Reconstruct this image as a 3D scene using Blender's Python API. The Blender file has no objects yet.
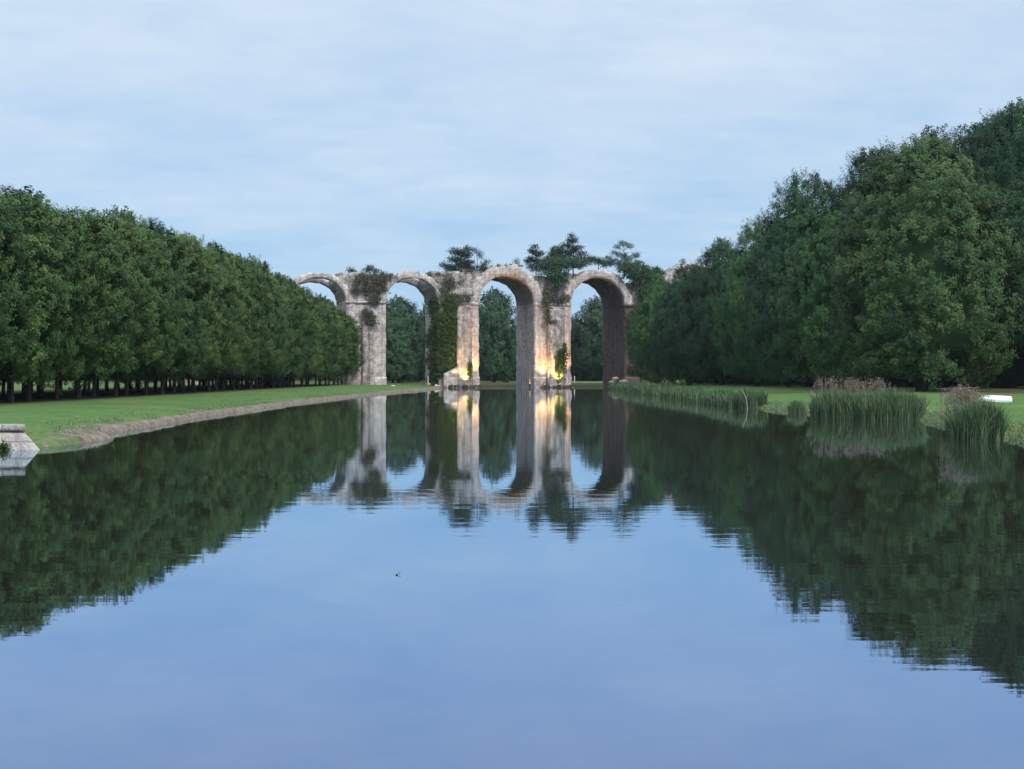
import bpy, math, random
import numpy as np
from mathutils import Vector, noise as mnoise

random.seed(7)
RNG = np.random.default_rng(11)
scene = bpy.context.scene
COL = scene.collection
F = 1400.0          # focal length in pixels at 1024 wide
PI = math.pi

# ------------------------------------------------------------------ helpers
def tag(o, label=None, cat=None, group=None, kind=None):
    if label: o['label'] = label
    if cat: o['category'] = cat
    if group: o['group'] = group
    if kind: o['kind'] = kind
    return o

def thing(name, label, cat, loc=(0, 0, 0), rotz=0.0, group=None):
    o = bpy.data.objects.new(name, None)
    o.empty_display_size = .5
    COL.objects.link(o)
    o.location = loc
    o.rotation_euler = (0, 0, rotz)
    return tag(o, label, cat, group)

def mesh_np(name, V, Fq, mat, smooth=False, tint=None):
    """V (n,3) array, Fq (m,k) array of equal sized faces"""
    me = bpy.data.meshes.new(name)
    V = np.asarray(V, dtype=np.float32); Fq = np.asarray(Fq, dtype=np.int32)
    k = Fq.shape[1]
    me.vertices.add(len(V)); me.vertices.foreach_set('co', V.ravel())
    me.loops.add(Fq.size); me.loops.foreach_set('vertex_index', Fq.ravel())
    me.polygons.add(len(Fq))
    me.polygons.foreach_set('loop_start', np.arange(0, Fq.size, k, dtype=np.int32))
    me.polygons.foreach_set('loop_total', np.full(len(Fq), k, dtype=np.int32))
    me.update(calc_edges=True)
    if tint is not None:
        a = me.attributes.new('tint', 'FLOAT', 'POINT')
        a.data.foreach_set('value', np.asarray(tint, dtype=np.float32))
    if smooth:
        me.polygons.foreach_set('use_smooth', np.ones(len(Fq), dtype=bool))
    if mat: me.materials.append(mat)
    return me

def link(name, me, parent=None, loc=None):
    o = bpy.data.objects.new(name, me)
    COL.objects.link(o)
    if parent is not None: o.parent = parent
    if loc is not None: o.location = loc
    return o

def dup(root, loc, rotz=0.0, scale=(1, 1, 1), label=None, group=None):
    r = root.copy(); COL.objects.link(r)
    r.location = loc; r.rotation_euler = (0, 0, rotz); r.scale = scale
    if label: r['label'] = label
    if group: r['group'] = group
    for ch in list(root.children):
        c = ch.copy(); COL.objects.link(c); c.parent = r
        for g in list(ch.children):
            d = g.copy(); COL.objects.link(d); d.parent = c
    return r

class MB:
    """collects quads of several shapes into one mesh"""
    def __init__(s): s.V = []; s.F = []; s.n = 0
    def add(s, V, Fq):
        V = np.asarray(V, float).reshape(-1, 3); Fq = np.asarray(Fq, int).reshape(-1, 4)
        s.V.append(V); s.F.append(Fq + s.n); s.n += len(V)
    def tube(s, pts, rad, n=8, cap=True):
        pts = [Vector(p) for p in pts]; V = []
        for i, p in enumerate(pts):
            d = (pts[min(i + 1, len(pts) - 1)] - pts[max(i - 1, 0)]).normalized()
            a = d.orthogonal().normalized() if abs(d.z) < .99 else Vector((1, 0, 0))
            a = (a - d * a.dot(d)).normalized(); b = d.cross(a)
            for k in range(n):
                t = 2 * PI * k / n
                q = p + (a * math.cos(t) + b * math.sin(t)) * rad[i]
                V.append(q[:])
        Fq = []
        for i in range(len(pts) - 1):
            for k in range(n):
                Fq.append((i * n + k, i * n + (k + 1) % n, (i + 1) * n + (k + 1) % n, (i + 1) * n + k))
        if cap:
            V.append(pts[-1][:]); e = len(V) - 1; j = (len(pts) - 1) * n
            for k in range(0, n, 2):
                Fq.append((j + k, j + k + 1, j + (k + 2) % n, e))
        s.add(V, Fq)
    def box(s, c, h, rz=0.0, top=1.0):
        V = []
        for z in (-1, 1):
            f = top if z > 0 else 1
            for x, y in ((-1, -1), (1, -1), (1, 1), (-1, 1)):
                px, py = x * h[0] * f, y * h[1] * f
                V.append((c[0] + px * math.cos(rz) - py * math.sin(rz), c[1] + px * math.sin(rz) + py * math.cos(rz), c[2] + z * h[2]))
        s.add(V, [(3, 2, 1, 0), (4, 5, 6, 7), (0, 1, 5, 4), (1, 2, 6, 5), (2, 3, 7, 6), (3, 0, 4, 7)])
    def solid(s, nu, nv, nw, fn, amp=0.0, freq=.6, seed=0):
        """subdivided box, fn(u,v,w) with 0..1 parameters -> position; displaced by noise"""
        idx = {}; V = []; Fq = []
        def g(i, j, k):
            key = (i, j, k)
            if key not in idx:
                p = Vector(fn(i / nu, j / nv, k / nw))
                if amp:
                    q = Vector((p.x * freq + seed, p.y * freq, p.z * freq))
                    p = p + mnoise.noise_vector(q) * amp + mnoise.noise_vector(q * 2.7) * amp * .6
                idx[key] = len(V); V.append(p[:])
            return idx[key]
        for i in range(nu):
            for j in range(nv):
                Fq.append((g(i, j, 0), g(i, j + 1, 0), g(i + 1, j + 1, 0), g(i + 1, j, 0)))
                Fq.append((g(i, j, nw), g(i + 1, j, nw), g(i + 1, j + 1, nw), g(i, j + 1, nw)))
        for i in range(nu):
            for k in range(nw):
                Fq.append((g(i, 0, k), g(i + 1, 0, k), g(i + 1, 0, k + 1), g(i, 0, k + 1)))
                Fq.append((g(i, nv, k), g(i, nv, k + 1), g(i + 1, nv, k + 1), g(i + 1, nv, k)))
        for j in range(nv):
            for k in range(nw):
                Fq.append((g(0, j, k), g(0, j, k + 1), g(0, j + 1, k + 1), g(0, j + 1, k)))
                Fq.append((g(nu, j, k), g(nu, j + 1, k), g(nu, j + 1, k + 1), g(nu, j, k + 1)))
        s.add(V, Fq)
    def build(s, name, mat, parent=None, loc=None, smooth=False):
        me = mesh_np(name, np.concatenate(s.V), np.concatenate(s.F), mat, smooth)
        return link(name, me, parent, loc)

# ------------------------------------------------------------------ materials
def newmat(name):
    m = bpy.data.materials.new(name); m.use_nodes = True
    nt = m.node_tree; b = nt.nodes['Principled BSDF']
    return m, nt, b

def N(nt, typ, **kw):
    n = nt.nodes.new(typ)
    for k, v in kw.items():
        if k == 'inp':
            for a, c in v.items(): n.inputs[a].default_value = c
        else: setattr(n, k, v)
    return n

def ramp(nt, stops, src=None):
    r = nt.nodes.new('ShaderNodeValToRGB')
    e = r.color_ramp.elements
    while len(e) > 1: e.remove(e[0])
    e[0].position = stops[0][0]; e[0].color = tuple(stops[0][1]) + (1,)
    for p, c in stops[1:]:
        x = e.new(p); x.color = tuple(c) + (1,)
    if src is not None: nt.links.new(src, r.inputs['Fac'])
    return r

def mixrgb(nt, fac, a, b, mode='MIX'):
    m = nt.nodes.new('ShaderNodeMix'); m.data_type = 'RGBA'; m.blend_type = mode
    for sock, v in ((m.inputs[0], fac), (m.inputs[6], a), (m.inputs[7], b)):
        if hasattr(v, 'is_output') or hasattr(v, 'links'): nt.links.new(v, sock)
        else: sock.default_value = v if not isinstance(v, tuple) else v + (1,) * (4 - len(v))
    return m.outputs[2]

def noise_tex(nt, scale, detail=4, rough=.6, coord=None, mp=None):
    n = N(nt, 'ShaderNodeTexNoise', inp={'Scale': scale, 'Detail': detail, 'Roughness': rough})
    if coord is not None:
        if mp:
            m = N(nt, 'ShaderNodeMapping'); m.inputs['Scale'].default_value = mp
            nt.links.new(coord, m.inputs['Vector']); nt.links.new(m.outputs[0], n.inputs['Vector'])
        else: nt.links.new(coord, n.inputs['Vector'])
    return n.outputs['Fac']

def foliage_mat(name, dark, mid, light, spread=.35):
    m, nt, b = newmat(name)
    at = N(nt, 'ShaderNodeAttribute', attribute_name='tint')
    oi = N(nt, 'ShaderNodeObjectInfo')
    md = N(nt, 'ShaderNodeMath', operation='MULTIPLY_ADD'); md.inputs[1].default_value = spread; 
    nt.links.new(oi.outputs['Random'], md.inputs[0])
    sb = N(nt, 'ShaderNodeMath', operation='SUBTRACT'); sb.inputs[1].default_value = spread * .5
    nt.links.new(at.outputs['Fac'], sb.inputs[0]); nt.links.new(sb.outputs[0], md.inputs[2])
    r = ramp(nt, [(0, dark), (.5, mid), (1, light)] if name != 'reed_blade' else [(0, dark), (.5, mid), (.8, light), (.97, (.27, .225, .14))], md.outputs[0])
    nt.links.new(r.outputs[0], b.inputs['Base Color'])
    b.inputs['Roughness'].default_value = .6
    b.inputs['Specular IOR Level'].default_value = .08
    return m

M = {}
M['lime'] = foliage_mat('lime_leaf', (.034, .076, .026), (.066, .128, .039), (.14, .19, .06), .5)
M['beech'] = foliage_mat('broadleaf_leaf', (.015, .044, .022), (.027, .073, .031), (.056, .108, .043), .3)
M['olive'] = foliage_mat('olive_leaf', (.025, .058, .023), (.050, .098, .036), (.105, .155, .058), .1)
M['fresh'] = foliage_mat('fresh_leaf', (.022, .062, .024), (.042, .108, .036), (.082, .152, .050), .1)
M['deep'] = foliage_mat('deep_leaf', (.012, .036, .018), (.022, .060, .028), (.045, .09, .038), .1)
M['farleaf'] = foliage_mat('far_leaf', (.028, .062, .035), (.042, .09, .045), (.07, .12, .055), .4)
M['pine'] = foliage_mat('pine_needle', (.012, .032, .02), (.02, .046, .026), (.035, .065, .034), .2)
M['ivy'] = foliage_mat('ivy_leaf', (.03, .06, .015), (.05, .09, .02), (.10, .125, .03), .2)
M['scrub'] = foliage_mat('scrub_leaf', (.042, .054, .034), (.078, .088, .054), (.14, .13, .085), .2)
M['reed'] = foliage_mat('reed_blade', (.045, .09, .045), (.10, .17, .085), (.20, .27, .15), .2)
M['plume'] = foliage_mat('reed_plume', (.13, .11, .09), (.23, .19, .165), (.36, .31, .27), .2)

def bark_mat():
    m, nt, b = newmat('bark')
    tc = N(nt, 'ShaderNodeTexCoord')
    f = noise_tex(nt, 3, 5, .6, tc.outputs['Object'], (3, 3, .5))
    r = ramp(nt, [(.3, (.016, .013, .011)), (.7, (.05, .042, .034))], f)
    nt.links.new(r.outputs[0], b.inputs['Base Color']); b.inputs['Roughness'].default_value = .95
    bp = N(nt, 'ShaderNodeBump', inp={'Strength': .6, 'Distance': .05}); nt.links.new(f, bp.inputs['Height'])
    nt.links.new(bp.outputs[0], b.inputs['Normal'])
    return m
M['bark'] = bark_mat()

def stone_mat(name, base, pale, dark, moss=.5, course=.45, bscale=1.0, pits=.5, rubble=False):
    m, nt, b = newmat(name)
    tc = N(nt, 'ShaderNodeTexCoord'); co = tc.outputs['Object']
    # masonry courses: brick pattern in (s, z); depth faces get it along t
    sx = N(nt, 'ShaderNodeSeparateXYZ'); nt.links.new(co, sx.inputs[0])
    ad = N(nt, 'ShaderNodeMath', operation='ADD'); nt.links.new(sx.outputs['X'], ad.inputs[0]); nt.links.new(sx.outputs['Y'], ad.inputs[1])
    cb = N(nt, 'ShaderNodeCombineXYZ'); nt.links.new(ad.outputs[0], cb.inputs['X']); nt.links.new(sx.outputs['Z'], cb.inputs['Y'])
    wn = N(nt, 'ShaderNodeTexNoise', inp={'Scale': .8, 'Detail': 3})
    nt.links.new(cb.outputs[0], wn.inputs['Vector'])
    wob = N(nt, 'ShaderNodeVectorMath', operation='MULTIPLY_ADD'); wob.inputs[1].default_value = (.5, .35, 0) if rubble else (.12, .1, 0)
    nt.links.new(wn.outputs['Color'], wob.inputs[0]); nt.links.new(cb.outputs[0], wob.inputs[2])
    br = N(nt, 'ShaderNodeTexBrick', inp={'Scale': bscale, 'Mortar Size': .03, 'Mortar Smooth': .3, 'Bias': 0, 'Brick Width': 1.3, 'Row Height': course,
                                          'Color1': (0, 0, 0, 1), 'Color2': (1, 1, 1, 1), 'Mortar': (.5, .5, .5, 1)})
    nt.links.new(wob.outputs[0], br.inputs['Vector'])
    big = noise_tex(nt, .22, 5, .65, co)
    med = noise_tex(nt, 1.3, 6, .7, co)
    fine = noise_tex(nt, 2.6, 6, .75, co)
    blot = noise_tex(nt, .55, 7, .75, co)
    streak = noise_tex(nt, .9, 4, .6, co, (1.6, 1.6, .12))
    c = mixrgb(nt, ramp(nt, [(.42, (0, 0, 0)), (.58, (1, 1, 1))], med).outputs[0], base, pale)
    c = mixrgb(nt, .13, c, br.outputs['Color'], 'OVERLAY')
    c = mixrgb(nt, ramp(nt, [(.47, (0, 0, 0)), (.66, (.75, .75, .75))], streak).outputs[0], c, dark)
    c = mixrgb(nt, ramp(nt, [(.5, (0, 0, 0)), (.68, (moss, moss, moss))], big).outputs[0], c, (.11, .115, .075))
    c = mixrgb(nt, ramp(nt, [(.50, (0, 0, 0)), (.60, (.6, .6, .6))], blot).outputs[0], c, dark)
    c = mixrgb(nt, ramp(nt, [(.56, (0, 0, 0)), (.64, (pits, pits, pits))], fine).outputs[0], c, (.07, .06, .05))
    mo = N(nt, 'ShaderNodeMath', operation='MULTIPLY'); nt.links.new(br.outputs['Fac'], mo.inputs[0]); mo.inputs[1].default_value = .40
    c = mixrgb(nt, mo.outputs[0], c, (.14, .125, .11))
    nt.links.new(c, b.inputs['Base Color']); b.inputs['Roughness'].default_value = .95
    b.inputs['Specular IOR Level'].default_value = .15
    hs = N(nt, 'ShaderNodeMath', operation='MULTIPLY_ADD'); nt.links.new(med, hs.inputs[0]); hs.inputs[1].default_value = 1.6; nt.links.new(fine, hs.inputs[2])
    h2 = N(nt, 'ShaderNodeMath', operation='SUBTRACT'); nt.links.new(hs.outputs[0], h2.inputs[0]); nt.links.new(mo.outputs[0], h2.inputs[1])
    bp = N(nt, 'ShaderNodeBump', inp={'Strength': .8, 'Distance': .35 if rubble else .14}); nt.links.new(h2.outputs[0], bp.inputs['Height'])
    nt.links.new(bp.outputs[0], b.inputs['Normal'])
    return m
M['ashlar'] = stone_mat('ashlar', (.52, .46, .45), (.82, .745, .73), (.29, .255, .245), .25, .62)
M['rubble'] = stone_mat('rubble', (.50, .45, .44), (.84, .77, .76), (.17, .15, .14), .6, .34, 1.0, .9, True)
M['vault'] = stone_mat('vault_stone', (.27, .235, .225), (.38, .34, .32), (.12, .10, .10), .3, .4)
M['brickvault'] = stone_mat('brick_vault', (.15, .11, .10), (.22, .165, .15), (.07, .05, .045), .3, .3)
M['quay'] = stone_mat('quay_stone', (.56, .53, .51), (.80, .77, .75), (.36, .32, .30), .08, .34, 1.0, .35)
M['quaycap'] = stone_mat('quay_cap', (.34, .34, .33), (.55, .54, .52), (.18, .18, .17), .1, .6, 1.0, .6)

def plain(name, col, rough=.6, metal=0.0, var=.15, scale=8):
    m, nt, b = newmat(name)
    tc = N(nt, 'ShaderNodeTexCoord')
    f = noise_tex(nt, scale, 4, .6, tc.outputs['Object'])
    lo = tuple(x * (1 - var) for x in col); hi = tuple(min(1, x * (1 + var)) for x in col)
    r = ramp(nt, [(.3, lo), (.7, hi)], f)
    nt.links.new(r.outputs[0], b.inputs['Base Color'])
    b.inputs['Roughness'].default_value = rough; b.inputs['Metallic'].default_value = metal
    return m
M['metal'] = plain('dark_metal', (.04, .04, .045), .5, .6)
M['white'] = plain('white_paint', (.78, .80, .84), .45)
M['blue'] = plain('blue_paint', (.12, .28, .62), .45)
M['orange'] = plain('orange_paint', (.75, .30, .04), .5)
M['stonepale'] = plain('pale_stone', (.62, .61, .56), .9, 0, .25)
M['rock'] = plain('rock', (.22, .19, .16), .95, 0, .5, 3)
M['deadwood'] = plain('dead_wood', (.42, .40, .36), .9, 0, .3)
M['postwhite'] = plain('weathered_post', (.42, .45, .48), .8, 0, .2)

def emit(name, col, s):
    m, nt, b = newmat(name)
    b.inputs['Base Color'].default_value = col + (1,)
    b.inputs['Emission Color'].default_value = col + (1,)
    b.inputs['Emission Strength'].default_value = s
    return m
M['lens'] = emit('lamp_lens', (1.0, .62, .18), 12)
M['lens_red'] = emit('red_lamp_lens', (1.0, .22, .08), 9)

def ground_mat():
    m, nt, b = newmat('ground_surface')
    tc = N(nt, 'ShaderNodeTexCoord'); co = tc.outputs['Object']
    big = noise_tex(nt, .12, 7, .7, co); med = noise_tex(nt, .8, 6, .7, co); fine = noise_tex(nt, 5, 3, .7, co, (1, .35, 1))
    g = mixrgb(nt, ramp(nt, [(.35, (0, 0, 0)), (.65, (1, 1, 1))], med).outputs[0], (.058, .142, .04), (.098, .19, .058))
    g = mixrgb(nt, ramp(nt, [(.45, (0, 0, 0)), (.62, (.85, .85, .85))], big).outputs[0], g, (.135, .185, .065))
    g = mixrgb(nt, ramp(nt, [(.4, (0, 0, 0)), (.7, (.45, .45, .45))], fine).outputs[0], g, (.032, .08, .02))
    mud = mixrgb(nt, ramp(nt, [(.35, (0, 0, 0)), (.62, (1, 1, 1))], noise_tex(nt, 1.6, 6, .7, co)).outputs[0], (.09, .075, .058), (.25, .215, .18))
    at = N(nt, 'ShaderNodeAttribute', attribute_name='mud')
    a1 = N(nt, 'ShaderNodeMath', operation='ADD'); nt.links.new(at.outputs['Fac'], a1.inputs[0])
    m2 = noise_tex(nt, 1.1, 6, .75, co, (1, .6, 1)); s1 = N(nt, 'ShaderNodeMath', operation='MULTIPLY_ADD'); s1.inputs[1].default_value = 1.1; s1.inputs[2].default_value = -.55
    nt.links.new(m2, s1.inputs[0]); nt.links.new(s1.outputs[0], a1.inputs[1])
    c = mixrgb(nt, ramp(nt, [(.42, (0, 0, 0)), (.58, (1, 1, 1))], a1.outputs[0]).outputs[0], g, mud)
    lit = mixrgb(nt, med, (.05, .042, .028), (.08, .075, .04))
    al = N(nt, 'ShaderNodeAttribute', attribute_name='litter_shade')  # leaf litter under the trees, plus tree shade painted beyond the canal end
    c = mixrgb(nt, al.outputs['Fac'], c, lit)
    nt.links.new(c, b.inputs['Base Color']); b.inputs['Roughness'].default_value = .95
    b.inputs['Specular IOR Level'].default_value = .1
    bp = N(nt, 'ShaderNodeBump', inp={'Strength': .7, 'Distance': .12})
    hh = N(nt, 'ShaderNodeMath', operation='ADD'); nt.links.new(med, hh.inputs[0]); nt.links.new(fine, hh.inputs[1])
    nt.links.new(hh.outputs[0], bp.inputs['Height']); nt.links.new(bp.outputs[0], b.inputs['Normal'])
    return m
M['ground'] = ground_mat()
M['gravel'] = plain('gravel', (.36, .31, .27), .95, 0, .2, 6)

def water_mat():
    m = bpy.data.materials.new('water_surface'); m.use_nodes = True; nt = m.node_tree
    for n in list(nt.nodes): nt.nodes.remove(n)
    out = N(nt, 'ShaderNodeOutputMaterial')
    tc = N(nt, 'ShaderNodeTexCoord'); co = tc.outputs['Object']
    w1 = noise_tex(nt, 1.0, 2, .45, co, (.3, 1.5, 1))
    w2 = noise_tex(nt, 1.0, 2, .5, co, (1.6, 5.0, 1))
    w3 = noise_tex(nt, .06, 3, .5, co)       # calm and ruffled patches
    r3 = ramp(nt, [(.38, (.25, .25, .25)), (.62, (1.2, 1.2, 1.2))], w3)
    a = N(nt, 'ShaderNodeMath', operation='MULTIPLY_ADD'); nt.links.new(w2, a.inputs[0]); a.inputs[1].default_value = .30; nt.links.new(w1, a.inputs[2])
    mu = N(nt, 'ShaderNodeMath', operation='MULTIPLY'); nt.links.new(a.outputs[0], mu.inputs[0]); nt.links.new(r3.outputs[0], mu.inputs[1])
    bp = N(nt, 'ShaderNodeBump', inp={'Strength': 1.0, 'Distance': WAVE}); nt.links.new(mu.outputs[0], bp.inputs['Height'])
    lw = N(nt, 'ShaderNodeLayerWeight', inp={'Blend': .5})
    tint = ramp(nt, [(0, (.04, .05, .06)), (.68, (.275, .345, .53)), (.80, (.37, .485, .675)), (.93, (.53, .68, .82)), (1, (.92, .96, 1))], lw.outputs['Facing'])
    gl = N(nt, 'ShaderNodeBsdfGlossy', inp={'Roughness': .012}); nt.links.new(tint.outputs[0], gl.inputs['Color']); nt.links.new(bp.outputs[0], gl.inputs['Normal'])
    df = N(nt, 'ShaderNodeBsdfDiffuse', inp={'Color': (.007, .007, .004, 1)})
    ad = N(nt, 'ShaderNodeAddShader'); nt.links.new(gl.outputs[0], ad.inputs[0]); nt.links.new(df.outputs[0], ad.inputs[1])
    nt.links.new(ad.outputs[0], out.inputs['Surface'])
    return m
WAVE = .0022
M['water'] = water_mat()

# ------------------------------------------------------------------ terrain
LE = [(-80, -32), (50.6, -32), (51.4, -17.6), (54, -17.1), (58, -16.9), (60.5, -17.2), (64, -18.6), (73, -18.8), (90, -19.9), (135, -20.4), (180, -19.5), (215, -17.6), (250, -15.0), (275, -14.4), (300, -14.8), (345, -14)]
RE = [(-80, 20), (50, 19.5), (54, 19.9), (61, 21.4), (68, 22.0), (75, 22.8), (80, 24.0), (86, 24.6), (93, 23.4), (101, 21.6), (113, 20.1), (122, 19.9), (200, 20.2), (260, 20.6), (290, 21.3), (345, 22)]
def interp(tab, y): return float(np.interp(y, [a for a, b in tab], [b for a, b in tab]))
def led(y): return interp(LE, y) + .35 * mnoise.noise(Vector((y * .35, 3.1, 0))) + .25 * mnoise.noise(Vector((y * 1.1, 8.1, 0)))
def red(y): return interp(RE, y) + .45 * mnoise.noise(Vector((y * .25, 31, 0))) + .2 * mnoise.noise(Vector((y * .9, 18.1, 0)))
def prof_l(e): return float(np.interp(e, [-2, -.6, 0, .12, .35, .9, 3, 8, 15, 40, 4000], [-1.2, -.4, -.02, .15, .27, .34, .45, .60, .70, .75, 3]))
def prof_r(e): return float(np.interp(e, [-2, -.6, 0, .15, .6, 2, 6, 15, 30, 45, 90, 4000], [-1.2, -.35, -.02, .15, .28, .42, .65, .95, 1.1, 1.35, 1.6, 4]))
END = 332.0
def ground_z(x, y):
    z = prof_l(led(y) - x) if x < 0 else prof_r(x - red(y))
    if y > END - 2:
        z = max(z, float(np.interp(y, [END - 2, END, END + .4, END + 12, 5000], [-1.2, 0, .3, .75, 2])))
    if x < -8 or x > 8 or y > END:
        z += .05 * mnoise.noise(Vector((x * .3, y * .3, 0))) * min(1, max(0, z * 2))
    if x < 0 and 0 < led(y) - x < 3.2 and y < 300:      # clods of the eroded bank
        f = max(0, 1 - (led(y) - x) / 3.2)
        z += f * (.10 * mnoise.noise(Vector((x * 1.3, y * .9, 5))) + .05 * mnoise.noise(Vector((x * 3.1, y * 2.2, 9))))
    return z

def build_ground():
    eL = [3000, 1200, 500, 260, 160, 110, 80, 60, 45, 36, 30, 26, 22, 19, 17, 15, 13, 11, 9, 7.5, 6, 5, 4, 3.2, 2.6, 2.1, 1.7, 1.3, .9, .6, .3, .12, 0, -.6, -2, -8]
    eR = [-8, -2, -.6, 0, .15, .35, .6, 1, 1.5, 2, 2.6, 3.3, 4, 5, 6.5, 8, 10, 12, 15, 18, 22, 26, 30, 34, 38, 42, 46, 52, 60, 75, 95, 130, 200, 400, 1200, 3000]
    ys = list(np.arange(-70, 20, 6)) + list(np.arange(20, 48, 1.5)) + list(np.arange(48, 130, .5)) + list(np.arange(130, 345, 1.6)) + [348, 352, 358, 366, 376, 390, 410, 440, 480, 540, 620, 750, 1000, 1600, 3000]
    V = []; mud = []; lit = []
    for y in ys:
        l = led(y); r = red(y)
        for e in eL:
            x = l - e; V.append((x, y, ground_z(x, y)))
            w = .36 + 1.7 * math.exp(-((y - 60) / 7) ** 2) + (.3 if y > 200 else 0)
            mv = 1.0 if e < w * .8 else max(0, 1 - (e - w * .8) / .6)
            if y < 56: mv *= .5
            if y > 300: mv = 0
            mud.append(mv * .95)
            lit.append(float(np.clip((-x - 33.5) / 2, 0, 1) * np.clip((62 + x) / 6, 0, 1)) * (y < 300) if y < END - 6 else (.85 if x > -13.9 or y > END + 4 else .3))  # past the canal end this paints tree shade onto the ground
        for e in eR:
            x = r + e; V.append((x, y, ground_z(x, y)))
            mud.append((.42 if e < .4 else max(0, .45 - e * .3)) * (y < 300))
            lit.append(float(np.clip((x - 34 - max(0, (150 - y)) * .25) / 4, 0, 1)) * .9 * (y > 120) * (y < 330) if y < END - 6 else (.85 if (x < y * .035 or y < 352) else .0))  # past the canal end: painted tree shade, leaving one lawn strip bright
    nc = len(eL) + len(eR); V = np.array(V)
    q = []
    for i in range(len(ys) - 1):
        for j in range(nc - 1):
            a = i * nc + j; q.append((a, a + 1, a + nc + 1, a + nc))
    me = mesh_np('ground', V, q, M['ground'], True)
    for nm, arr in (('mud', mud), ('litter_shade', lit)):
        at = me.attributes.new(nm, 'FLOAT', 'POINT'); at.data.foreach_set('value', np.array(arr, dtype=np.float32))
    tag(link('ground', me), kind='structure')
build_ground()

me = mesh_np('canal_water', [(-33, -70, 0), (34, -70, 0), (34, 342, 0), (-33, 342, 0)], [(0, 1, 2, 3)], M['water'])
tag(link('canal_water', me), kind='structure')

# gravel path at the right, in front of the wood
def path():
    V = []; q = []
    pts = [(47, 158), (52, 159.5), (58, 160.5), (66, 161.5), (78, 162.5), (95, 164), (120, 166), (160, 170)]
    P = []
    for i in range(len(pts) - 1):
        for k in range(6):
            t = k / 6; P.append((pts[i][0] * (1 - t) + pts[i + 1][0] * t, pts[i][1] * (1 - t) + pts[i + 1][1] * t))
    n = 6
    for (x, y) in P:
        for k in range(n):
            yy = y + 6.5 * (k / (n - 1)) + .3 * mnoise.noise(Vector((x * .5, k * 3, 0)))
            V.append((x, yy, ground_z(x, yy) + .07))
    for i in range(len(P) - 1):
        for k in range(n - 1):
            a = i * n + k; q.append((a, a + n, a + n + 1, a + 1))
    tag(link('path', mesh_np('path', V, q, M['gravel'], True)), kind='structure')
path()

# ------------------------------------------------------------------ foliage generators
def unit(a): return a / np.maximum(np.linalg.norm(a, axis=-1, keepdims=True), 1e-6)

def leaf_quads(P, Nn, size, aspect=.6):
    n = len(P)
    r = RNG.normal(size=(n, 3)); t = unit(np.cross(Nn, r)); b = np.cross(Nn, t)
    sz = (size * RNG.uniform(.7, 1.3, n))[:, None]
    V = np.stack([P - t * sz, P - b * sz * aspect, P + t * sz, P + b * sz * aspect], 1).reshape(-1, 3)
    Fq = np.arange(4 * n).reshape(-1, 4)
    return V, Fq

def blob(c, r, nu=14, nv=9, amp=.18, seed=0):
    V = []; Fq = []
    for j in range(nv + 1):
        ph = PI * j / nv
        for i in range(nu):
            th = 2 * PI * i / nu
            d = Vector((math.sin(ph) * math.cos(th), math.sin(ph) * math.sin(th), math.cos(ph)))
            k = 1 + amp * mnoise.noise(d * 2.2 + Vector((seed, 0, 0)))
            V.append((c[0] + d.x * r[0] * k, c[1] + d.y * r[1] * k, c[2] + d.z * r[2] * k))
    for j in range(nv):
        for i in range(nu):
            Fq.append((j * nu + i, (j + 1) * nu + i, (j + 1) * nu + (i + 1) % nu, j * nu + (i + 1) % nu))
    return np.array(V), np.array(Fq)

def lobed_cloud(lobes, lr, clumps_per, leaves_per, leaf, clump_r, up=.5, core=None, squash=.8):
    """lobes: (n,3) centres with outward dirs; returns V,F,tint"""
    C, O = lobes
    n = len(C)
    d = unit(RNG.normal(size=(n, clumps_per, 3)))
    bias = unit(O + np.array([0, 0, up]))
    d = unit(d + bias[:, None, :] * .75)
    rr = lr[:, None, None] * RNG.uniform(.62, 1.12, (n, clumps_per, 1))
    cc = C[:, None, :] + d * rr * np.array([1, 1, squash])
    lt = RNG.uniform(.25, .65, (n, 1)) + RNG.normal(0, .14, (n, clumps_per))
    cc = cc.reshape(-1, 3); dd = d.reshape(-1, 3); lt = lt.reshape(-1)
    m = len(cc)
    # each clump is a tuft pointing outwards and up
    ax = unit(dd * np.array([1, 1, .7]) + np.array([0, 0, .55]) + RNG.normal(size=(m, 3)) * .22)
    L = RNG.uniform(-.35, 1.0, (m, leaves_per, 1)) * RNG.uniform(.7, 1.35, (m, 1, 1))
    off = np.clip(RNG.normal(size=(m, leaves_per, 3)), -1.8, 1.8) * clump_r * (1.0 - .55 * np.clip(L, 0, 1))
    P = (cc[:, None, :] + off + ax[:, None, :] * L * clump_r * 2.7).reshape(-1, 3)
    OO = np.repeat(np.repeat(unit(O), clumps_per, 0), leaves_per, 0)
    Nn = unit(np.repeat(dd, leaves_per, 0) * .5 + OO * .75 + np.array([0, 0, .3]) + RNG.normal(size=(m * leaves_per, 3)) * .26)
    V, Fq = leaf_quads(P, Nn, leaf)
    tint = np.repeat(np.repeat(lt, leaves_per) + RNG.normal(0, .05, m * leaves_per), 4)
    return V, Fq, tint

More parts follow.
